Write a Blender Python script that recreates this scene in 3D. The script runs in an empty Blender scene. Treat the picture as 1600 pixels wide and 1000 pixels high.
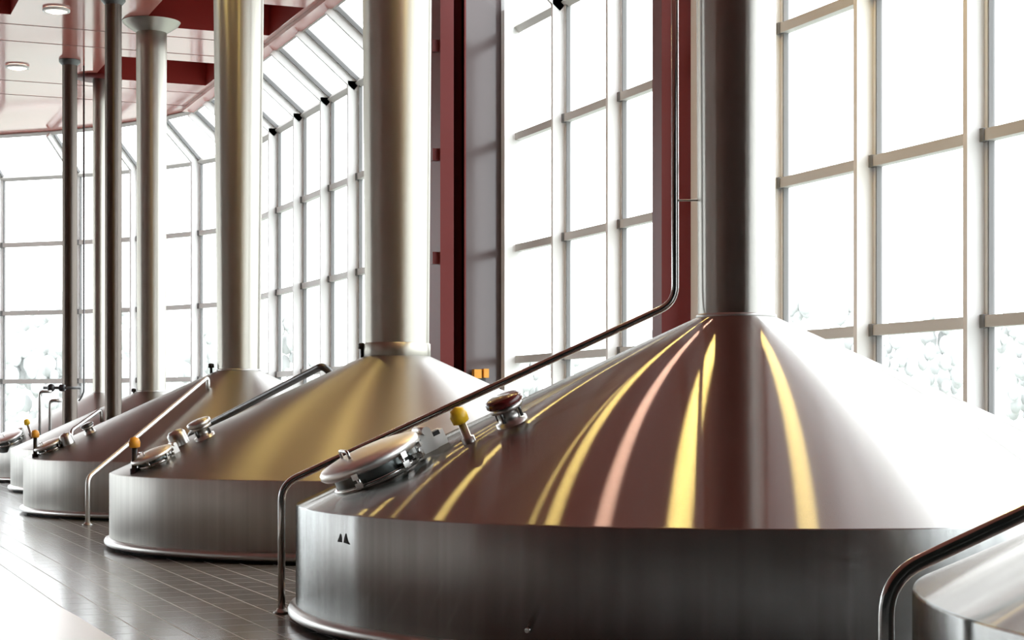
import bpy, math, random
from mathutils import Vector, Matrix
random.seed(7)
C = bpy.context.scene.collection
PI = math.pi

# ------------------------------------------------------------------ camera model (1600 x 1000)
F, HY, HC = 2800.0, 650.5, 1.396
TH = math.atan(0.404)
CT, ST = math.cos(TH), math.sin(TH)

def W(xc, zc):                       # camera ground coordinates -> building coordinates
    return (xc*CT + zc*ST, -xc*ST + zc*CT)
def ray(px, py=HY):
    u = (px-800)/F
    return Vector((u*CT+ST, -u*ST+CT, (HY-py)/F))
def at_height(px, py, h):            # point of a pixel's ray at a given height
    d = ray(px, py); t = (h-HC)/d.z
    return Vector((d.x*t, d.y*t, h))
def at_depth(px, py, z):
    d = ray(px, py)
    return Vector((d.x*z, d.y*z, HC+d.z*z))
def on_x(px, X):                     # y of a pixel column on the plane x = X
    d = ray(px); return d.y*X/d.x

# ------------------------------------------------------------------ mesh builder
class MB:
    def __init__(s): s.v=[]; s.f=[]; s.s=[]
    def add(s, vs, fs, smooth=False, M=None):
        o=len(s.v)
        for p in vs:
            p=Vector(p); s.v.append(tuple(M@p) if M else tuple(p))
        for f in fs: s.f.append(tuple(i+o for i in f)); s.s.append(smooth)
        return s
    def box(s, x0,x1,y0,y1,z0,z1, M=None):
        vs=[(x,y,z) for z in (z0,z1) for y in (y0,y1) for x in (x0,x1)]
        return s.add(vs,[(0,2,3,1),(4,5,7,6),(0,1,5,4),(2,6,7,3),(0,4,6,2),(1,3,7,5)],False,M)
    def lathe(s, prof, n=64, M=None, smooth=True, cap0=False, cap1=False):
        vs=[]; fs=[]
        for (r,z) in prof:
            for k in range(n):
                a=2*PI*k/n; vs.append((r*math.cos(a), r*math.sin(a), z))
        for j in range(len(prof)-1):
            for k in range(n):
                k2=(k+1)%n; fs.append((j*n+k, j*n+k2, (j+1)*n+k2, (j+1)*n+k))
        s.add(vs,fs,smooth,M)
        b=len(s.v)-len(vs)
        if cap0: s.f.append(tuple(b+k for k in reversed(range(n)))); s.s.append(False)
        if cap1: s.f.append(tuple(b+(len(prof)-1)*n+k for k in range(n))); s.s.append(False)
        return s
    def ball(s, c, r, M=None, n=20, m=12, sz=1.0):
        prof=[(max(1e-4,r*math.sin(PI*j/m)), -r*sz*math.cos(PI*j/m)) for j in range(m+1)]
        T=Matrix.Translation(Vector(c)); return s.lathe(prof,n,(M@T) if M else T)
    def tube(s, pts, r, n=14, fillet=0.0, M=None):
        P=[Vector(p) for p in pts]
        if fillet>0:
            Q=[P[0]]
            for i in range(1,len(P)-1):
                a=P[i]+(P[i-1]-P[i]).normalized()*min(fillet,(P[i-1]-P[i]).length*.45)
                b=P[i]+(P[i+1]-P[i]).normalized()*min(fillet,(P[i+1]-P[i]).length*.45)
                for k in range(9):
                    t=k/8; Q.append(a*(1-t)**2+P[i]*2*t*(1-t)+b*t*t)
            Q.append(P[-1]); P=Q
        vs=[]; fs=[]; N=len(P)
        t0=(P[1]-P[0]).normalized(); ref=t0.orthogonal().normalized()
        for i in range(N):
            t=((P[min(i+1,N-1)]-P[i]).normalized()+(P[i]-P[max(i-1,0)]).normalized()).normalized()
            ref=(ref-t*ref.dot(t)).normalized(); bi=t.cross(ref)
            for k in range(n):
                a=2*PI*k/n; vs.append(P[i]+ref*(r*math.cos(a))+bi*(r*math.sin(a)))
        for i in range(N-1):
            for k in range(n):
                k2=(k+1)%n; fs.append((i*n+k,i*n+k2,(i+1)*n+k2,(i+1)*n+k))
        s.add(vs,fs,True,M); b=len(s.v)-len(vs)
        s.f.append(tuple(b+k for k in reversed(range(n)))); s.s.append(False)
        s.f.append(tuple(b+(N-1)*n+k for k in range(n))); s.s.append(False)
        return s
    def build(s, name, mat, parent=None, loc=None):
        me=bpy.data.meshes.new(name); me.from_pydata(s.v,[],s.f); me.update()
        me.polygons.foreach_set('use_smooth', s.s)
        me.materials.append(mat)
        o=bpy.data.objects.new(name,me); C.objects.link(o)
        if loc is not None: o.location=loc
        if parent: o.parent=parent
        return o

def tag(o,label=None,cat=None,group=None,kind=None):
    if label: o['label']=label
    if cat: o['category']=cat
    if group: o['group']=group
    if kind: o['kind']=kind
    return o
def empty(name,loc):
    o=bpy.data.objects.new(name,None); o.empty_display_size=.2; C.objects.link(o); o.location=loc; return o
def struct(o,label=None): return tag(o,label,kind='structure')

# ------------------------------------------------------------------ materials
def mat(name, col, rough=.5, metal=0., spec=.5, aniso=0., rot=.25, coat=0., coat_rough=.05, ior=1.5):
    m=bpy.data.materials.new(name); m.use_nodes=True
    b=m.node_tree.nodes['Principled BSDF']
    b.inputs['Base Color'].default_value=(*col,1); b.inputs['Roughness'].default_value=rough
    b.inputs['Metallic'].default_value=metal; b.inputs['Specular IOR Level'].default_value=spec
    b.inputs['IOR'].default_value=ior
    b.inputs['Coat Weight'].default_value=coat; b.inputs['Coat Roughness'].default_value=coat_rough
    if aniso>0:
        b.inputs['Anisotropic'].default_value=aniso; b.inputs['Anisotropic Rotation'].default_value=rot
        t=m.node_tree.nodes.new('ShaderNodeTangent'); t.direction_type='RADIAL'; t.axis='Z'
        m.node_tree.links.new(t.outputs[0], b.inputs['Tangent'])
    return m
def noise_rough(m, scale, lo, hi, detail=3):
    nt=m.node_tree; b=nt.nodes['Principled BSDF']
    tc=nt.nodes.new('ShaderNodeTexCoord'); mp=nt.nodes.new('ShaderNodeMapping'); mp.inputs['Scale'].default_value=scale
    n=nt.nodes.new('ShaderNodeTexNoise'); n.inputs['Scale'].default_value=1; n.inputs['Detail'].default_value=detail
    r=nt.nodes.new('ShaderNodeMapRange'); r.inputs['To Min'].default_value=lo; r.inputs['To Max'].default_value=hi
    nt.links.new(tc.outputs['Object'],mp.inputs[0]); nt.links.new(mp.outputs[0],n.inputs[0])
    nt.links.new(n.outputs['Fac'],r.inputs[0]); nt.links.new(r.outputs[0],b.inputs['Roughness'])
def noise_col(m, scale, c0, c1, detail=4):
    nt=m.node_tree; b=nt.nodes['Principled BSDF']
    tc=nt.nodes.new('ShaderNodeTexCoord'); mp=nt.nodes.new('ShaderNodeMapping'); mp.inputs['Scale'].default_value=scale
    n=nt.nodes.new('ShaderNodeTexNoise'); n.inputs['Scale'].default_value=1; n.inputs['Detail'].default_value=detail
    r=nt.nodes.new('ShaderNodeValToRGB'); r.color_ramp.elements[0].color=(*c0,1); r.color_ramp.elements[1].color=(*c1,1)
    r.color_ramp.elements[0].position=.3; r.color_ramp.elements[1].position=.7
    nt.links.new(tc.outputs['Object'],mp.inputs[0]); nt.links.new(mp.outputs[0],n.inputs[0])
    nt.links.new(n.outputs['Fac'],r.inputs[0]); nt.links.new(r.outputs[0],b.inputs['Base Color'])

def brushed(name, col, along, across, bands=0.0):
    """steel brushed round its axis: 'along' spreads a reflection up and down, 'across' sideways"""
    m=bpy.data.materials.new(name); m.use_nodes=True; nt=m.node_tree; nt.nodes.clear()
    out=nt.nodes.new('ShaderNodeOutputMaterial'); g=nt.nodes.new('ShaderNodeBsdfAnisotropic'); g.distribution='GGX'
    r=math.sqrt(along*across); a=1-math.sqrt(across/along)
    g.inputs['Color'].default_value=(*col,1); g.inputs['Roughness'].default_value=math.sqrt(r)
    g.inputs['Anisotropy'].default_value=a; g.inputs['Rotation'].default_value=ROT
    t=nt.nodes.new('ShaderNodeTangent'); t.direction_type='RADIAL'; t.axis='Z'
    nt.links.new(t.outputs[0],g.inputs['Tangent']); nt.links.new(g.outputs[0],out.inputs[0])
    if bands:  # upright bands in the colour, standing in for reflected streaks
        tc=nt.nodes.new('ShaderNodeTexCoord'); sp=nt.nodes.new('ShaderNodeVectorMath'); sp.operation='NORMALIZE'
        xy=nt.nodes.new('ShaderNodeVectorMath'); xy.operation='MULTIPLY'; xy.inputs[1].default_value=(1,1,0)
        n=nt.nodes.new('ShaderNodeTexNoise'); n.inputs['Scale'].default_value=40; n.inputs['Detail'].default_value=4
        mr=nt.nodes.new('ShaderNodeMapRange'); mr.inputs['To Min'].default_value=1-bands; mr.inputs['To Max'].default_value=1+bands*.3
        mm=nt.nodes.new('ShaderNodeVectorMath'); mm.operation='SCALE'; mm.inputs[0].default_value=col
        nt.links.new(tc.outputs['Object'],xy.inputs[0]); nt.links.new(xy.outputs[0],sp.inputs[0]); nt.links.new(sp.outputs[0],n.inputs[0])
        nt.links.new(n.outputs['Fac'],mr.inputs[0]); nt.links.new(mr.outputs[0],mm.inputs['Scale']); nt.links.new(mm.outputs[0],g.inputs['Color'])
    return m
ROT=0.0
STEEL_COL=(.43,.415,.40)
m_cone  = brushed('polished_cone_steel', (.46,.445,.43), .34, .0045)
m_cone2 = brushed('satin_cone_steel', STEEL_COL, .19, .085)
m_body  = brushed('brushed_shell_steel', (.49,.50,.495), .30, .016, .35)
m_body2 = brushed('satin_shell_steel', (.70,.695,.66), .4, .13, .3)
m_stack = brushed('brushed_stack_steel', (.42,.41,.385), .25, .03)
m_stack2= brushed('matt_stack_steel', (.45,.435,.39), .28, .08)
m_chrome= mat('polished_steel', (.48,.48,.47), .14, 1)
m_satin = mat('satin_steel', (.52,.515,.50), .32, 1)
m_lid = mat('glare_paled_satin_steel', (.80,.80,.78), .42, 1)  # satin steel made paler, bright window reflections painted into the colour
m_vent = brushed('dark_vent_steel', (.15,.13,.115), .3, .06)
m_neck = mat('shade_darkened_neck_steel', (.16,.18,.18), .3, 1)  # darkened steel; the neck's dark reflections are put into the colour
m_dark  = mat('dark_steel', (.12,.12,.12), .3, .8)
m_black = mat('black_plastic', (.015,.015,.017), .35)
m_rubber= mat('black_gap', (.01,.01,.01), .7)
m_yellow= mat('yellow_plastic', (.85,.52,.02), .35)
m_orange= mat('orange_plastic', (.80,.35,.03), .35)
m_redlid= mat('red_enamel_lid', (.09,.008,.008), .25, coat=.3)
m_white = mat('white_window_paint', (.90,.90,.89), .45, spec=.3)
m_trans = mat('shade_greyed_white_paint', (.62,.60,.57), .45)  # white window paint with the transoms' underlit shade put into its colour
m_gask  = mat('dark_grey_gasket', (.20,.20,.20), .6)
m_red   = mat('red_steel_paint', (.125,.013,.011), .45, spec=.25)
m_panel = mat('dark_glossy_panel', (.10,.075,.075), .12, spec=.5)
m_ceil  = mat('glossy_red_ceiling', (.52,.175,.145), .10, spec=.7, ior=1.6)
m_joint = mat('muted_red_joint', (.30,.13,.11), .4)
m_recess= mat('matt_red_recess', (.33,.022,.015), .6)
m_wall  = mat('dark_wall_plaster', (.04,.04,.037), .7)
m_pale  = mat('pale_wall_plaster', (.75,.75,.73), .7)
m_walk  = mat('pale_terrazzo_walkway', (.85,.85,.83), .4, spec=1.0)
noise_rough(m_walk,(3,3,3),.27,.29)
noise_rough(m_ceil,(.6,.6,.6),.06,.14)
noise_rough(m_panel,(1.5,1.5,.5),.08,.2)
noise_col(m_wall,(.5,.5,.5),(.03,.03,.028),(.05,.05,.046))
noise_rough(m_white,(2,2,2),.38,.5)

# tiled floor
m_floor = mat('dark_glossy_floor_tile', (.13,.12,.12), .19, spec=.8)
nt=m_floor.node_tree; b=nt.nodes['Principled BSDF']
tc=nt.nodes.new('ShaderNodeTexCoord'); mp=nt.nodes.new('ShaderNodeMapping'); mp.inputs['Rotation'].default_value=(0,0,PI/2)
br=nt.nodes.new('ShaderNodeTexBrick'); br.inputs['Scale'].default_value=1
br.inputs['Brick Width'].default_value=.40; br.inputs['Row Height'].default_value=.265; br.offset=.5
br.inputs['Mortar Size'].default_value=.007; br.inputs['Mortar Smooth'].default_value=.3; br.inputs['Bias'].default_value=-.2
br.inputs['Color1'].default_value=(.20,.20,.198,1); br.inputs['Color2'].default_value=(.14,.14,.138,1)
br.inputs['Mortar'].default_value=(.42,.42,.415,1)
nt.links.new(tc.outputs['Object'],mp.inputs[0]); nt.links.new(mp.outputs[0],br.inputs['Vector'])
nt.links.new(br.outputs['Color'],b.inputs['Base Color'])
rr=nt.nodes.new('ShaderNodeMapRange'); rr.inputs['To Min'].default_value=.18; rr.inputs['To Max'].default_value=.5
nt.links.new(br.outputs['Fac'],rr.inputs[0]); nt.links.new(rr.outputs[0],b.inputs['Roughness'])
bp=nt.nodes.new('ShaderNodeBump'); bp.inputs['Strength'].default_value=.25; bp.inputs['Distance'].default_value=.004; bp.invert=True
nt.links.new(br.outputs['Fac'],bp.inputs['Height']); nt.links.new(bp.outputs[0],b.inputs['Normal'])

# clear glass: straight-through with a weak mirror
m_glass=bpy.data.materials.new('clear_window_glass'); m_glass.use_nodes=True
nt=m_glass.node_tree; nt.nodes.clear()
out=nt.nodes.new('ShaderNodeOutputMaterial'); mx=nt.nodes.new('ShaderNodeMixShader')
tr=nt.nodes.new('ShaderNodeBsdfTransparent'); tr.inputs[0].default_value=(.98,.98,.98,1)
gl=nt.nodes.new('ShaderNodeBsdfGlossy'); gl.inputs['Roughness'].default_value=.02
fr=nt.nodes.new('ShaderNodeFresnel'); fr.inputs[0].default_value=1.45
nt.links.new(fr.outputs[0],mx.inputs[0]); nt.links.new(tr.outputs[0],mx.inputs[1]); nt.links.new(gl.outputs[0],mx.inputs[2])
nt.links.new(mx.outputs[0],out.inputs[0])

def emis(name,col,st):
    m=bpy.data.materials.new(name); m.use_nodes=True
    b=m.node_tree.nodes['Principled BSDF']; b.inputs['Base Color'].default_value=(.8,.8,.8,1)
    b.inputs['Emission Color'].default_value=(*col,1); b.inputs['Emission Strength'].default_value=st
    return m
m_lamp=emis('warm_lamp_glow',(1,.76,.24),135)
m_lamp_pink=emis('salmon_lamp_glow',(1,.62,.46),110)
m_lamp_pale=emis('pale_lamp_glow',(1,.93,.75),4)

m_ground=mat('pale_grey_green_ground',(.3,.3,.28),.9); noise_col(m_ground,(.15,.15,.15),(.22,.25,.21),(.36,.37,.34))  # pale grey-green, broadly mottled by noise
m_tree=mat('haze_paled_foliage',(.47,.48,.475),.9); noise_col(m_tree,(.7,.7,.7),(.42,.43,.425),(.50,.51,.505))  # foliage paled in its colour to stand for the haze outdoors

# ------------------------------------------------------------------ setting
S=1.875                                     # transom pitch
ROWS=[HC+(k+.51)*S for k in range(-1,5)]    # transom heights
EAVE=HC+3.51*S
CEIL=8.95
XA,XB,XC=11.23,11.43,10.43                  # glass planes of the three straight stretches
IN=1.147                                    # how far the sloped glazing leans in

fl=MB(); fl.add([(-24,-26,0),(12,-26,0),(12,60,0),(-24,60,0)],[(0,1,2,3)])
struct(fl.build('floor',m_floor),'dark grey glossy tiled floor')
# pale aisle with a curved far end
pts=[(1.88,8.5),(1.88,11.3),(1.86,12.6),(1.80,14.2),(1.66,15.6),(1.3,17.0),(.6,18.3),(-.6,19.5),(-2.4,20.4),(-24,21.2),(-24,8.5)]
wk=MB(); n=len(pts)
wk.add([(x,y,0) for x,y in pts]+[(x,y,.012) for x,y in pts],[tuple(range(n,2*n))]+[(i,(i+1)%n,n+(i+1)%n,n+i) for i in range(n)])
struct(wk.build('floor_walkway',m_walk),'pale curved walkway beside the dark tiles')

# ---- window facets
wins=[0]
def bay(p0,p1,inward,z0,z1,rows,slope=None,post0=True,post1=False,label=None):
    """one glazed bay from p0 (far) to p1 (near); fins point inward"""
    wins[0]+=1; nm='window_%d'%wins[0]
    p0=Vector((*p0,0)); p1=Vector((*p1,0)); L=(p1-p0).length; t=(p1-p0)/L; nrm=Vector((*inward,0)).normalized()
    M=Matrix(((t.x,nrm.x,0,p0.x),(t.y,nrm.y,0,p0.y),(0,0,1,0),(0,0,0,1)))
    fr=MB()
    def post(x):
        fr.box(x-.035,x+.035,.03,.25,z0,z1,M)          # deep fin
        fr.box(x-.07,x+.10,-.05,.04,z0,z1,M)           # glazing post
    if post0: post(0)
    if post1: post(L)
    fr.box(0,L,-.06,.07,z0-.05,z0+.12,M)
    root=struct(fr.build(nm,m_white),label)
    tm=MB()
    for z in rows:
        tm.box(.06,L-.06,-.04,.085,z-.06,z+.06,M)
    tm.build('transom',m_trans,root)
    g=MB()
    g.box(.10,.122,-.02,.05,z0,z1,M)
    for z in rows: g.box(.035,.10,.0,.10,z-.068,z+.068,M)
    g.build('gasket',m_gask,root)
    p=MB(); p.add([(.1,0,z0),(L-.05,0,z0),(L-.05,0,z1),(.1,0,z1)],[(0,1,2,3)],False,M)
    p.build('pane',m_glass,root)
    return root

def lean(p0,p1,q0,q1,label=None,post=True):
    """sloped glazing bay between eave edge p0-p1 and ceiling edge q0-q1"""
    wins[0]+=1; nm='window_%d'%wins[0]
    a,b,c,d=[Vector(v) for v in (p0,p1,q1,q0)]
    t=(b-a).normalized(); up=(d-a); Ls=up.length; up/=Ls; n=t.cross(up).normalized()
    if n.z>0: n=-n                                        # into the room
    def M(o,u): 
        u=u.normalized(); nn=(n-u*n.dot(u)).normalized(); w=u.cross(nn)
        return Matrix(((w.x,nn.x,u.x,o.x),(w.y,nn.y,u.y,o.y),(w.z,nn.z,u.z,o.z),(0,0,0,1)))
    fr=MB()
    if post: fr.box(-.035,.035,.0,.22,-.02,Ls+.02,M(a,d-a))
    fr.box(-.08,.08,-.05,.03 if post else -.02,0,Ls if post else .1,M(a,d-a))
    root=struct(fr.build(nm,m_white),label)
    tm=MB(); L=(b-a).length
    tm.box(-.06,.07,-.05,.10,.0,L,M(a,b-a))
    Lq=(c-d).length
    tm.box(-.05,.06,-.05,.08,.0,Lq,M(d,c-d)); tm.build('transom',m_trans,root)
    if not post: Ls=.2
    g=MB(); sgn=M(a,d-a).inverted()@b
    sx=1 if sgn.x>0 else -1
    x0,x1=sorted((sx*.08,sx*.105)); g.box(x0,x1,-.02,.06,.05,Ls-.02,M(a,d-a)); g.build('gasket',m_gask,root)
    p=MB(); p.add([a,b,c,d],[(0,1,2,3)]); p.build('pane',m_glass,root)
    return root

# straight stretch beside the first kettle (A), vertical to the ceiling
ya=[on_x(px,XA) for px in (1222,1366,1540)]
pitch=(ya[0]-ya[2])/2
yA=[ya[0]+pitch*k for k in range(2,-24,-1)]
yA=[y for y in yA if y<21.0]
yA=[21.2]+yA
for i in range(len(yA)-1):
    bay((XA,yA[i]),(XA,yA[i+1]),(-1,0),.12,EAVE,ROWS[:4],label='tall white framed window bay beside the nearest kettles')
# (B) between the red column and the dark red pier
yb=[on_x(px,XB) for px in (808,885,972)]
yB=yb+[yb[2]-(yb[0]-yb[2])/2, 21.2]
for i in range(len(yB)-1):
    bay((XB,yB[i]),(XB,yB[i+1]),(-1,0),.12,EAVE,ROWS[:4],label='tall white framed window bay between pier and red column')
# (C) beyond the pier, with leaning top
yc=[on_x(px,XC) for px in (436,475.5,518.5,562)]
pc=(yc[0]-yc[3])/3
y_c0=on_x(372,XC)
yC=[y_c0]+[yc[0]+pc]*(1 if y_c0-(yc[0]+pc)>.8 else 0)+yc+[yc[3]-pc,yc[3]-2*pc]
yC.append(28.9)
corner=[(XC,y) for y in yC]
for i in range(len(yC)-1):
    bay((XC,yC[i]),(XC,yC[i+1]),(-1,0),.12,EAVE,ROWS[:4],label='white framed window bay beyond the pier')
# curved apse at the far end
ap=[(XC,y_c0)]
def nxt(p,ang,px=None,L=None):
    a=TH-math.radians(ang)                # direction, clockwise from +Y
    d=(math.sin(a),math.cos(a))
    if L: return (p[0]+d[0]*L,p[1]+d[1]*L)
    r=ray(px); # solve p + d t = r s
    det=d[0]*(-r.y)+r.x*d[1]
    t=(-p[0]*(-r.y)-r.x*p[1])/det
    return (p[0]+d[0]*t,p[1]+d[1]*t)
for ang,px in ((42,312),(52,215),(62,122),(70,2)): ap.append(nxt(ap[-1],ang,px))
for ang in (78,84,90,95,99,103): ap.append(nxt(ap[-1],ang,L=2.2))
while ap[-1][0]>-23.9: ap.append(nxt(ap[-1],108,L=min(2.2,max(.5,(ap[-1][0]+24)/.998))))
print('apse',[tuple(round(q,2) for q in p) for p in ap])
inw=[]
for i in range(len(ap)-1):
    d=Vector((ap[i+1][0]-ap[i][0],ap[i+1][1]-ap[i][1])).normalized(); n=Vector((-d.y,d.x))
    if n.dot(Vector((0,20))-Vector(ap[i]))<0: n=-n
    inw.append(n)
    bay(ap[i+1],ap[i],n,.12,EAVE,ROWS[:4],label='white framed window bay of the curved far end')
# ceiling edge polygon above
edge=[]
def ins(p,n1,n2):
    b=(n1+n2).normalized(); return Vector(p)+b*(IN/b.dot(n1))
nC=Vector((-1,0))
edgeC=[Vector((XC-IN,y)) for y in yC]
edgeC[0]=ins(ap[0],nC,inw[0])
edgeD=[edgeC[0]]+[ins(ap[i],inw[i-1],inw[i]) for i in range(1,len(ap)-1)]+[Vector(ap[-1])+inw[-1]*IN]
for i in range(len(yC)-1):
    lean((XC,yC[i],EAVE),(XC,yC[i+1],EAVE),(*edgeC[i],CEIL),(*edgeC[i+1],CEIL),'leaning glazed bay under the red ceiling edge')
for i in range(len(ap)-1):
    lean((*ap[i+1],EAVE),(*ap[i],EAVE),(*edgeD[i+1],CEIL),(*edgeD[i],CEIL),'leaning glazed bay of the curved far end')

for i in range(len(yA)-1):
    lean((XA,yA[i],EAVE),(XA,yA[i+1],EAVE),(XA-IN,yA[i],CEIL),(XA-IN,yA[i+1],CEIL),'leaning glazed bay above the nearest kettles')
for i in range(len(yB)-1):
    lean((XB,yB[i],EAVE),(XB,yB[i+1],EAVE),(XB-IN,yB[i],CEIL),(XB-IN,yB[i+1],CEIL),'leaning glazed bay between pier and red column',i>0)
# ---- ceiling with red coffers
ce=MB(); rc=MB()
RX=[(-14.6,-12.0),(-9.5,-6.9),(-3.6,-1.0),(1.25,3.88),(6.3,8.85)]
RY=[(y,y+2.62) for y in (37.95,32.15,26.35)]
xs=sorted({-24.}|{x for r in RX for x in r}|{XC-IN}); ys=sorted({24.0,41.5}|{y for r in RY for y in r})
def q(mb,x0,x1,y0,y1,z): mb.add([(x0,y0,z),(x0,y1,z),(x1,y1,z),(x1,y0,z)],[(0,1,2,3)])
for i in range(len(xs)-1):
    for j in range(len(ys)-1):
        x0,x1,y0,y1=xs[i],xs[i+1],ys[j],ys[j+1]
        if (x0,x1) in RX and (y0,y1) in RY:
            z=CEIL; h=z+1.1
            rc.add([(x0,y0,z),(x1,y0,z),(x1,y1,z),(x0,y1,z),(x0,y0,h),(x1,y0,h),(x1,y1,h),(x0,y1,h)],
                   [(4,7,6,5),(0,4,5,1),(1,5,6,2),(2,6,7,3),(3,7,4,0)])
        else: q(ce,x0,x1,y0,y1,CEIL)
q(ce,-24,XC-IN,3,24,CEIL)
q(ce,XC-IN,XB-IN,21.2,28.45,CEIL); q(ce,XC-IN,XA-IN,3,21.2,CEIL)
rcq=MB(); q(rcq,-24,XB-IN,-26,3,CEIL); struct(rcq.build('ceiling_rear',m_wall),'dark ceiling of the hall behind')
ring=[(x,41.5) for x in (XC-IN,-13)]
edge_pts=[tuple(e) for e in edgeD if e.x>-24]
poly=[(-24,41.5),(XC-IN,41.5)]+edge_pts+[(-24,edge_pts[-1][1])]
ce.add([(x,y,CEIL) for x,y in poly],[tuple(range(len(poly)))])
ceil=struct(ce.build('ceiling',m_ceil),'glossy red panelled ceiling')
struct(rc.build('trim_4',m_recess),'dark red ceiling recesses')
jn=MB()                                     # dark panel joints
for y in (24.5,30.0,31.4,35.6,37.2,41.6,43.4): jn.box(-24,XC-IN-.15,y-.012,y+.012,CEIL-.006,CEIL-.001)
jn.build('panel_joint',m_joint,ceil)
fa=MB(); 
fa.box(XC-IN-.32,XC-IN-.04,28.5,edgeC[0].y-.1,CEIL-.08,CEIL-.002)
struct(fa.build('trim_1',m_ceil),'red edge strip along the leaning glazing')

# roof above (closes the hall), back wall and left wall
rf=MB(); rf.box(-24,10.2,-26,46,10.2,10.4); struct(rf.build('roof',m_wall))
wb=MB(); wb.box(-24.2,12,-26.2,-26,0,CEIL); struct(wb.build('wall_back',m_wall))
yl=[40.5+2.25*k for k in range(6)]
yl=[y for y in yl if y<ap[-1][1]-.8]+[ap[-1][1]]
for i in range(len(yl)-1):
    bay((-24,yl[i]),(-24,yl[i+1]),(1,0),.12,CEIL,ROWS[:5],label='tall white framed window bay of the far left side')
wl=MB(); wl.box(-24.2,-24,12,40.4,0,CEIL); struct(wl.build('wall_left',m_pale),'pale side wall of the far hall')
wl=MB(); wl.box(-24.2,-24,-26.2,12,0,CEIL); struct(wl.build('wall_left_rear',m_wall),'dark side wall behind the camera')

# ---- dark red pier with glossy return, red column
y_s=yB[0]+.05
x_in=ray(725).x/ray(725).y*y_s; x_o=ray(688).x/ray(688).y*y_s
x_m=ray(709).x/ray(709).y*y_s
pr=MB(); pr.box(x_o,x_m,y_s,y_s+.03,0,CEIL); pr.box(x_o,x_o+.03,y_s+.03,y_s+.62,0,CEIL); pr.box(x_o+.03,x_in+.03,y_s+.56,y_s+.62,0,CEIL); pr.box(x_in,x_in+.03,y_s-.02,y_s+.56,0,CEIL)
pier=struct(pr.build('pillar',m_red),'dark red steel pier between the window stretches')
pp=MB(); pp.box(x_in,XB,y_s+.02,y_s+.12,0,CEIL); pp.build('return_panel',m_panel,pier)
for py in (95,258,413):
    p=at_depth(683,py,31.2); bk=MB(); bk.box(x_o-.10,x_o+.02,y_s+.1,y_s+.22,p.z-.1,p.z+.1); bk.build('bracket',m_red,pier)
fr=MB(); fr.box(XB-.28,XB+.05,y_s-.18,y_s-.02,0,CEIL); struct(fr.build('trim_2',m_white),'white jamb beside the dark pier')

xcol=10.86; d=ray(1050); ycol=d.y*xcol/d.x
Mz=Matrix.Translation((xcol,ycol,0))@Matrix.Rotation(-TH*.35,4,'Z')
cl=MB(); cl.box(-.21,.21,-.19,-.16,0,CEIL,Mz); cl.box(-.21,.21,.16,.19,0,CEIL,Mz); cl.box(-.015,.015,-.16,.16,0,CEIL,Mz)
cl.box(-.21,-.19,-.16,.16,0,CEIL,Mz)
struct(cl.build('column',m_red),'red steel column behind the nearest chimney')
f2=MB(); f2.box(10.95,11.5,ycol-.62,ycol-.36,0,CEIL); struct(f2.build('trim_3',m_white),'white mullion beside the red column')

# ------------------------------------------------------------------ kettles
K=(2.10-.795)/(3.1-.27)
SL=math.atan(K)
RIM=.795
def row(z): return W(6.72-.404*z,z)
def kettle(center,label,R=3.1,rb=.27,rt=.30,top=None,cone=m_cone,stackm=m_stack,base_collar=False,ceil_collar=False,hc=RIM,bodym=None,ceil_disc=False):
    root=tag(empty('brew_kettle',(*center,0)),label,'brewing kettle','brewing kettles in a row')
    n=160
    cb=hc+K*(R-rb)
    body=MB().lathe([(R,.115),(R,hc-.012),(R-.004,hc-.003),(R-.012,hc)],n,cap0=True); body.build('shell',bodym or m_body,root)
    ring=MB().lathe([(R-.02,.035),(R+.035,.035),(R+.052,.05),(R+.055,.075),(R+.045,.10),(R+.0,.116)],n,cap0=True); ring.build('base_ring',m_satin,root)
    pl=MB().lathe([(R-.05,0),(R-.05,.04)],n,cap0=True,cap1=True); pl.build('plinth',m_rubber,root)
    N=24
    prof=[(R-.012,hc)]+[(R-.012-(R-.012-rb)*j/N, hc+K*(R-rb)*j/N) for j in range(1,N+1)]
    MB().lathe(prof,n).build('cone_lid',cone,root)
    tp=top or CEIL-.003
    H=tp-cb
    st=MB().lathe([(rb+(rt-rb)*j/12, cb-.02+(H+.02)*j/12) for j in range(13)],72,cap1=True)
    stk=st.build('chimney',stackm,root)
    w=MB().lathe([(rb+.004,cb-.012),(rb+.014,cb-.004),(rb+.014,cb+.010),(rb+.004,cb+.018)],72); w.build('weld_ring',m_satin,stk)
    if base_collar:
        MB().lathe([(rb+.008,cb-.01),(rb+.016,cb+.0),(rb+.016,cb+.13),(rb+.004,cb+.14)],72).build('collar',stackm,stk)
    if ceil_collar:
        MB().lathe([(rt,CEIL-.22),(rt+.03,CEIL-.20),(rt+.22,CEIL-.07),(rt+.26,CEIL-.01)],72).build('flared_collar',stackm,stk)
    if ceil_disc: MB().lathe([(rt,CEIL-.05),(rt+.36,CEIL-.05),(rt+.36,CEIL-.004)],48).build('ceiling_disc',m_red,stk)
    return root
def frame(k,center,az,r,hc=RIM,R=3.1):
    """axes on the cone: X up the slope, Y sideways, Z out of the surface (kettle space)"""
    e=Vector((math.cos(az),math.sin(az),0)); n=Vector((math.sin(SL)*e.x,math.sin(SL)*e.y,math.cos(SL)))
    u=Vector((-math.cos(SL)*e.x,-math.cos(SL)*e.y,math.sin(SL))); v=n.cross(u)
    o=e*r; o.z=hc+K*(R-r)
    return Matrix(((u.x,v.x,n.x,o.x),(u.y,v.y,n.y,o.y),(u.z,v.z,n.z,o.z),(0,0,0,1)))
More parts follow.
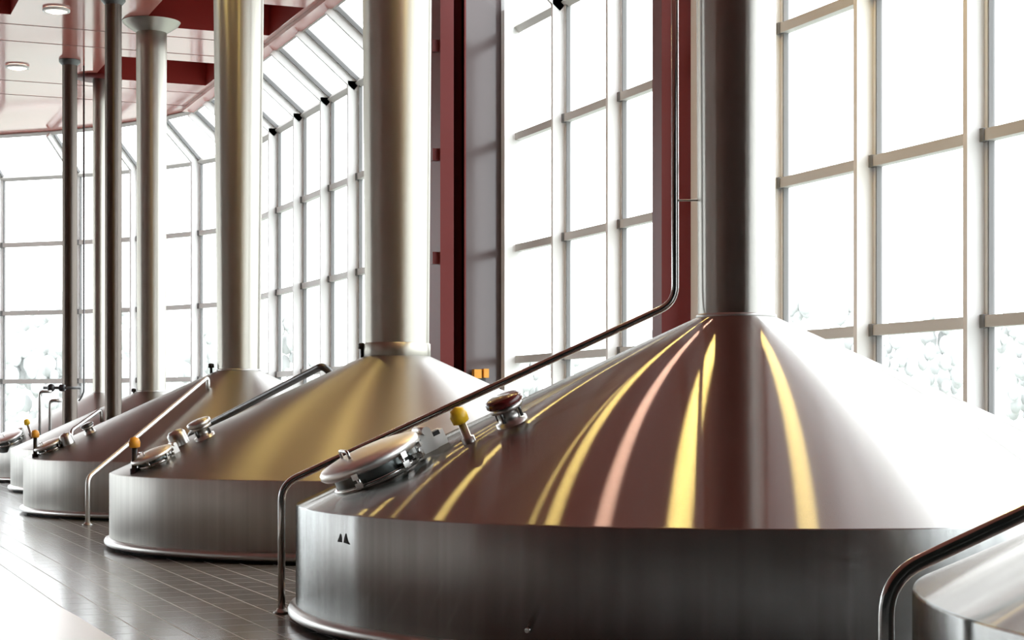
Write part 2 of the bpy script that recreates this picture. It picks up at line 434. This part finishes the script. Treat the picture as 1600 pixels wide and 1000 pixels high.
def cone_hit(center,px,py,hc=RIM,R=3.1):
    """azimuth and radius where a pixel's ray meets a kettle's cone"""
    d=ray(px,py); ap_=hc+K*R; o=Vector((-center[0],-center[1],HC))
    A=d.x**2+d.y**2-(d.z/K)**2; B=2*(o.x*d.x+o.y*d.y+(ap_-o.z)*d.z/K**2); Cc=o.x**2+o.y**2-((ap_-o.z)/K)**2
    D=max(B*B-4*A*Cc,0); t=min([t for t in ((-B-D**.5)/(2*A),(-B+D**.5)/(2*A)) if t>0])
    p=o+d*t; return math.atan2(p.y,p.x), math.hypot(p.x,p.y)

CLAMPS=(.62,1.0,1.45,-2.2,-1.2,-.6)
def manway(root,M,s=1.0):
    """round access hatch: neck, dished lid, clamps, handle"""
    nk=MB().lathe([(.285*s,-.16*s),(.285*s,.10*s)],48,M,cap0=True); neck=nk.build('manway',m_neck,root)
    MB().lathe([(.30*s,-.01),(.31*s,0),(.31*s,.02),(.29*s,.025)],48,M).build('neck_flange',m_chrome,neck)
    ld=MB().lathe([(.28*s,.09*s),(.34*s,.095*s),(.36*s,.115*s),(.36*s,.145*s),(.34*s,.165*s),(.25*s,.185*s),(.12*s,.20*s),(.004,.205*s)],48,M,cap0=True)
    ld.build('hatch_lid',m_lid,neck)
    hd=MB().tube([(-.15*s,-.10*s,.18*s),(-.15*s,-.10*s,.245*s),(-.15*s,.10*s,.245*s),(-.15*s,.10*s,.18*s)],.011*s,10,.03*s,M); hd.build('handle',m_chrome,neck)
    for a in CLAMPS:
        Mc=M@Matrix.Rotation(a,4,'Z')
        c=MB().box(.28*s,.36*s,-.026*s,.026*s,.01*s,.05*s,Mc).tube([(.335*s,0,.0),(.335*s,0,.10*s)],.014*s,8,0,Mc)
        c.box(.33*s,.372*s,-.022*s,.022*s,.075*s,.115*s,Mc); c.build('clamp',m_chrome,neck)
    hg=MB().box(.27*s,.44*s,-.09*s,.09*s,-.06*s,.13*s,M).tube([(.40*s,-.12*s,.14*s),(.40*s,.12*s,.14*s)],.03*s,12,0,M); hg.build('hinge',m_lid,neck)
    return neck
def knob(root,M,h=.14,s=1.0,m=m_yellow,stem=m_satin):
    st=MB().lathe([(.045*s,-.05),(.045*s,.03),(.028*s,.035),(.028*s,h)],20,M,cap1=True).build('sensor',stem,root)
    MB().lathe([(.03*s,h),(.055*s,h+.01),(.06*s,h+.06*s),(.045*s,h+.10*s),(.004,h+.115*s)],20,M,cap0=True).build('sensor_cap',m,st)
def sight(root,M,s=1.0,lid=m_redlid):
    b_=MB().lathe([(.115*s,-.08),(.115*s,.02),(.085*s,.025),(.085*s,.10*s),(.12*s,.105*s),(.12*s,.14*s)],32,M,cap1=True).build('sight_port',m_satin,root)
    l=MB().lathe([(.125*s,.14*s),(.135*s,.15*s),(.135*s,.185*s),(.11*s,.20*s),(.004,.205*s)],32,M,cap0=True)
    l.build('port_lid',lid,b_)
    for a in (0,1.57,3.14,4.71):
        Mc=M@Matrix.Rotation(a+.5,4,'Z'); MB().tube([(.10*s,0,.03),(.10*s,0,.14*s)],.012*s,8,0,Mc).build('bolt',m_dark,b_)

def pipe(name,pts,r,label,cat,mat_,foot=True,fillet=.12,group=None,flange_at=None):
    p0=Vector(pts[0]); o=empty(name,p0)
    tag(o,label,cat,group)
    MB().tube([Vector(p)-p0 for p in pts],r,16,fillet).build('tube',mat_,o)
    if foot: MB().lathe([(r*2.3,0),(r*2.3,.012),(r*1.5,.018),(r*1.3,.035)],24,cap0=True,cap1=True).build('foot_flange',m_satin,o)
    if flange_at:
        for p in flange_at:
            MB().lathe([(r*2.2,-.015),(r*2.2,.015)],20,Matrix.Translation(Vector(p)-p0),cap0=True,cap1=True).build('flange',m_satin,o)
    return o

ctr=[row(z) for z in (5.65,12.70,19.77,26.72)]
T0=kettle(ctr[0],'steel kettle cut off by the lower right corner, behind the thick black rail')
T1=kettle(ctr[1],'large steel kettle in front with yellow light streaks on its maroon reflecting cone')
T2=kettle(ctr[2],'second steel kettle with golden brown reflections on its cone',rb=.352,rt=.40,cone=m_cone2,stackm=m_stack2,base_collar=True,bodym=m_body2)
T3=kettle(ctr[3],'third steel kettle with a bright rail running up its cone',rb=.315,rt=.385,cone=m_cone2,stackm=m_stack2,bodym=m_body2)
c4=W(-6.90,34.3); c5=W(-9.19,39.9)
T4=kettle(c4,'small far kettle whose chimney ends in a wide flared collar at the ceiling',R=2.6,rb=.27,rt=.29,cone=m_cone2,stackm=m_stack2,ceil_collar=True,bodym=m_body2)
T5=kettle(c5,'farthest kettle, cut off by the left edge behind the valves',R=2.6,rb=.14,rt=.14,cone=m_cone2,stackm=m_stack2,bodym=m_body2,ceil_disc=True)

def fit(root,c,px,py,R=3.1): 
    az,r=cone_hit(c,px,py,R=R); return frame(root,c,az,r,R=R)
def upright(M): return Matrix.Translation(M.to_translation())
# first kettle
manway(T1,fit(T1,ctr[1],590,742),.98)
M=fit(T1,ctr[1],672,702)
ib=MB().box(-.10,.12,-.06,.06,-.05,.10,M).build('instrument_box',m_lid,T1)
MB().box(-.03,.09,-.065,.0,.075,.105,M).build('slot',m_black,ib)
knob(T1,fit(T1,ctr[1],733,690),.13,1.0)
sight(T1,fit(T1,ctr[1],800,660),.92)
az,r=math.atan2(0,0),0
d=ray(536,842); 
# emblem on the shell
az1=None
o=Vector((-ctr[1][0],-ctr[1][1])); dd=Vector((d.x,d.y)); A=dd.dot(dd); B=2*o.dot(dd); Cc=o.dot(o)-3.1**2
t=(-B-math.sqrt(B*B-4*A*Cc))/(2*A); p=o+dd*t; az1=math.atan2(p.y,p.x); ze=HC+d.z*t
e=Vector((math.cos(az1),math.sin(az1),0)); v=Vector((-e.y,e.x,0))
Me=Matrix(((v.x,0,e.x,e.x*3.1),(v.y,0,e.y,e.y*3.1),(0,1,0,ze),(0,0,0,1)))
em=MB()
for pts2 in ([(-.075,-.022),(-.02,-.022),(-.022,.012),(-.035,.03),(-.05,.008)],[(.012,-.022),(.09,-.03),(.062,-.008),(.04,.036),(.024,.012)]):
    n=len(pts2); em.add([(x,y,-.004) for x,y in pts2]+[(x,y,.003) for x,y in pts2],[tuple(range(n,2*n))]+[(i,(i+1)%n,n+(i+1)%n,n+i) for i in range(n)],False,Me)
em.build('emblem',m_rubber,T1)
# small plug low on the shell
d=ray(825,985); dd=Vector((d.x,d.y)); A=dd.dot(dd); B=2*o.dot(dd); t=(-B-math.sqrt(B*B-4*A*Cc))/(2*A); p=o+dd*t
e=Vector((p.x,p.y,0)).normalized(); v=Vector((-e.y,e.x,0)); zz=HC+d.z*t
Mp=Matrix(((v.x,0,e.x,e.x*3.095),(v.y,0,e.y,e.y*3.095),(0,1,0,zz),(0,0,0,1)))
MB().lathe([(.02,0),(.02,.012),(.014,.02)],20,Mp,cap1=True).build('plug',m_chrome,T1)
def stub(root,c,px,py,z):
    p=P(px,py,z); q_=Vector((p.x-c[0],p.y-c[1],p.z)); h=q_.z
    MB().lathe([(.018,-.12),(.018,-.02),(.045,-.015),(.045,.04),(.02,.05)],18,Matrix.Translation(q_),cap0=True,cap1=True).build('vent_stub',m_black,root)
def P(px,py,z): return at_depth(px,py,z)
stub(T2,ctr[2],566,543,19.77); stub(T3,ctr[3],330,573,26.72); stub(T4,c4,209,611,34.3)
# second kettle
manway(T2,fit(T2,ctr[2],242,722),.62)
knob(T2,upright(fit(T2,ctr[2],210,737)),.24,1.0,m_orange,m_black)
M=fit(T2,ctr[2],282,694); MB().lathe([(.10,-.05),(.10,.12),(.07,.15),(.004,.16)],28,M).build('cleaning_port',m_satin,T2)
sight(T2,fit(T2,ctr[2],320,683),.95,m_satin)
# third kettle
manway(T3,fit(T3,ctr[3],80,702),.62)
knob(T3,upright(fit(T3,ctr[3],55,713)),.26,1.0,m_orange,m_black)
M=fit(T3,ctr[3],107,693); MB().lathe([(.09,-.05),(.09,.12),(.06,.15),(.004,.16)],28,M).build('cleaning_port',m_satin,T3)
sight(T3,fit(T3,ctr[3],141,676),.7,m_dark)
# fifth kettle hatch
manway(T5,fit(T5,c5,14,690,2.6),.9)
knob(T5,fit(T5,c5,48,678,2.6),.22,1.1,m_yellow,m_satin)

# ---- pipes and rails
def cone_h(c,p,R=3.1): return RIM+K*(R-math.hypot(p[0]-c[0],p[1]-c[1]))
# cleaning pipe of the first kettle: floor post, up along the cone, then up to the ceiling
def P(px,py,z): return at_depth(px,py,z)
a=P(440,957,12.7); a.z=0
pipe('cleaning_pipe',[a,P(440,757,12.7),P(1055,473,12.74),P(1053,HY-(CEIL-.003-HC)*F/12.74,12.74)],.026,
     'thin steel pipe rising from the floor along the nearest kettle cone, then straight up','pipe',m_chrome)
bk=P(1057,313,12.74); bk2=P(1096,313,12.74)
c_=[o for o in bpy.data.objects if o.name=='cleaning_pipe'][0]
MB().tube([bk-c_.location,bk2-c_.location],.007,8).build('bracket',m_satin,c_)
# same for the kettle in the corner
d0=ctr[1][1]-ctr[0][1]
a0=P(1385,1500,5.66); a0.z=0
b0=P(1385,903,5.66)
e0=P(1053+0,473,12.74); e0=Vector((e0.x,e0.y-d0,e0.z))
pipe('cleaning_pipe',[a0,b0,e0,(e0.x,e0.y,CEIL-.003)],.026,'thick black looking rail in the lower right corner','pipe',m_chrome)
# second kettle: short pipe seen above the left edge of its cone
s1=P(503,572,20.1); s0=P(215,718,20.5)
p0=W(*[(150-800)*20.9/F,20.9]); 
fx=P(298,678,22.5); fx0=Vector((fx.x,fx.y,0))
pipe('cleaning_pipe',[fx0,fx,s1,s1+Vector((.10,.02,-.06)),s1+Vector((.12,.04,-.35))],.042,
     'dark looking steel pipe slanting above the left edge of the second kettle cone','pipe',m_dark,fillet=.06)  # darker metal than the other cleaning pipes, its dim reflections painted in
# third kettle: rail from floor post to the cone
b3=P(137,747,23.0); f3=Vector((b3.x,b3.y,0))
r3=P(318,588,25.8); r3b=P(327,600,25.86); 
az3,rr3=cone_hit(ctr[3],325,606); M3=frame(T3,ctr[3],az3,rr3); e3=M3.to_translation()+Vector((*ctr[3],0))
dirn=(e3-b3); e3t=e3+Vector((0,0,.16))
pipe('handrail',[f3,b3,e3t,e3-Vector((0,0,.02))],.030,'bright steel rail running from the floor up the third kettle cone','handrail',m_lid,fillet=.1)
# fourth kettle rail
r4a=P(112,672,31.6); r4b=P(157,640,32.2); az4,rr4=cone_hit(c4,160,646,R=2.6)
pipe('handrail',[P(110,690,31.4),r4a,r4b,r4b+Vector((.03,.05,-.22))],.035,'short pale rail above the hatch of the third kettle, far left','handrail',m_satin,foot=False,fillet=.06)

# slim vent pipes standing on the far kettles
def vent(px,z,c,r,label):
    x,y=W((px-800)*z/F,z); h=cone_h(c,(x,y),2.6)-.05
    o=tag(empty('vent_pipe',(x,y,h)),label,'pipe','slim vent pipes of the far kettles')
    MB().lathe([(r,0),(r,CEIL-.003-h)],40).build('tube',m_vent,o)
    MB().lathe([(r*1.5,0),(r*1.5,.08),(r*1.05,.12)],40).build('foot_flange',m_satin,o)
    MB().lathe([(r*1.02,CEIL-h-.12),(r*1.45,CEIL-h-.05),(r*1.45,CEIL-h-.005)],40).build('ceiling_collar',m_dark,o)
vent(177,32.4,c4,.15,'slim dark vent pipe directly left of the flared chimney')
vent(109,38.0,c5,.155,'leftmost slim vent pipe, with a valve low on it')
# thin drop line and valves on the farthest kettle
tp=P(131,118,38.6); tb=P(131,612,38.6); x,y=tp.x,tp.y
cb=tag(empty('drop_pipe',(x,y,0)),'hair thin pipe dropping from the ceiling beside the leftmost vent pipe','pipe')
MB().tube([(0,0,CEIL-.003),(0,0,tb.z),( -.06,0,tb.z-.14),(-.11,0,tb.z-.2)],.02,8,.05).build('tube',m_dark,cb)
v0=P(80,606,37.3)
vr=tag(empty('butterfly_valve',v0),'black valve with round actuator at the foot of the leftmost vent pipe','valve')
rt=Vector((CT,-ST,0))
Mx=Matrix(((0,-rt.y,rt.x,0),(0,rt.x,rt.y,0),(1,0,0,0),(0,0,0,1)))
MB().ball((0,0,0),.085,None,18,12).build('actuator',m_black,vr)
MB().lathe([(.03,-.16),(.03,.62)],14,Mx,cap0=True,cap1=True).build('stem',m_dark,vr)
MB().lathe([(.06,.17),(.075,.2),(.075,.26),(.06,.29)],16,Mx,cap0=True,cap1=True).build('coupling',m_black,vr)
for px,y0,y1,r,lb,mm in ((62,612,672,.03,'pale upright pipe left of the valve',m_satin),(78,626,668,.035,'grey upright pipe under the valve',m_satin)):
    a=P(px,y1,37.0); t_=P(px,y0,37.0); x,y=a.x,a.y
    h=cone_h(c5,(x,y),2.6)-.06
    o=tag(empty('riser_pipe',(x,y,h)),lb,'pipe')
    MB().tube([(0,0,0),(0,0,t_.z-h),(.25*CT,-.25*ST,t_.z-h+.0)],r,12,.08).build('tube',mm,o)
    MB().lathe([(r*2,0),(r*2,.08)],16,cap1=True).build('foot_flange',mm,o)

fxp=at_depth(748,582,y_s/ray(748).y-.0)
ob=tag(empty('valve_box',(fxp.x,y_s-.02,fxp.z)),'small orange valve box on the grey panel beside the dark red pier','valve box')
MB().box(-.13,.0,-.12,.0,-.10,.05).build('housing',m_orange,ob)
MB().box(.04,.13,-.12,.0,-.09,.06).build('cover',m_orange,ob)
MB().box(-.10,.10,-.05,.02,-.16,.03).build('bracket',m_black,ob)
# ------------------------------------------------------------------ ceiling lights
def lamp(x,y,label,m=m_lamp,group=None,r=.15):
    o=tag(empty('ceiling_light',(x,y,CEIL)),label,'ceiling light',group)
    MB().lathe([(r+.05,-.005),(r+.05,-.05),(r,-.055),(r,-.02)],40).build('trim_ring',m_white,o)
    MB().lathe([(.003,-.085),(r*.6,-.075),(r*.95,-.045),(r,-.03)],40).build('diffuser',m,o)
p=at_height(88,14,CEIL); lamp(p.x,p.y,'round ceiling light nearest the top left corner',m_lamp_pale,r=.2)
p=at_height(27,103,CEIL); lamp(p.x,p.y,'round ceiling light lower at the left edge of the ceiling',m_lamp_pale,r=.2)
hid='ceiling lights above the kettles, seen as streaks on the cones'
for x,y,m,r in ((4.6,27.6,m_lamp,.14),(4.4,25.9,m_lamp,.13),(5.45,25.6,m_lamp,.09),(5.4,22.3,m_lamp,.16),(6.0,17.8,m_lamp,.16),(6.3,16.3,m_lamp_pink,.17),(7.2,15.0,m_lamp,.24),(9.8,15.0,m_lamp,.2),(5.1,17.2,m_lamp,.07)):
    lamp(x,y,'warm ceiling light mirrored as a streak on a kettle cone',m,hid,r)

# ------------------------------------------------------------------ outside
g=MB(); g.box(-250,300,-100,400,-.7,-.5); struct(g.build('ground',m_ground))
tr=MB()
for k in range(190):
    a=random.uniform(-.75,.85); dist=random.uniform(140,230)
    x=math.sin(a)*dist+15; y=math.cos(a)*dist+10
    h=random.uniform(4,13); rr=h*random.uniform(.16,.26)
    for j in range(34):
        u=random.random()**.8; aa=random.uniform(0,2*PI); q_=rr*(1-.75*u)
        tr.ball((x+math.cos(aa)*q_,y+math.sin(aa)*q_,h*(.12+.85*u)),random.uniform(.3,.75),None,6,5,1.4)
tag(tr.build('treeline',m_tree),'pale hazy trees outside the windows','trees',kind='stuff')

# ------------------------------------------------------------------ light, camera, view
w=bpy.data.worlds.new('overcast'); bpy.context.scene.world=w; w.use_nodes=True
bg=w.node_tree.nodes['Background']; bg.inputs[0].default_value=(.925,.975,1,1); bg.inputs[1].default_value=5.6
cam=bpy.data.cameras.new('camera'); co=bpy.data.objects.new('camera',cam); C.objects.link(co)
co.location=(0,0,HC); co.rotation_euler=(PI/2,0,-TH)
cam.sensor_width=36; cam.lens=36*F/1600; cam.shift_y=(HY-500)/1600; cam.clip_end=1000
sc=bpy.context.scene; sc.camera=co
sc.view_settings.view_transform='Standard'; sc.view_settings.look='None'; sc.view_settings.exposure=0; sc.view_settings.gamma=1
sc.view_settings.use_curve_mapping=False
cy=sc.cycles; cy.max_bounces=10; cy.diffuse_bounces=4; cy.glossy_bounces=6; cy.transparent_max_bounces=24
cy.use_denoising=True; cy.sample_clamp_indirect=8
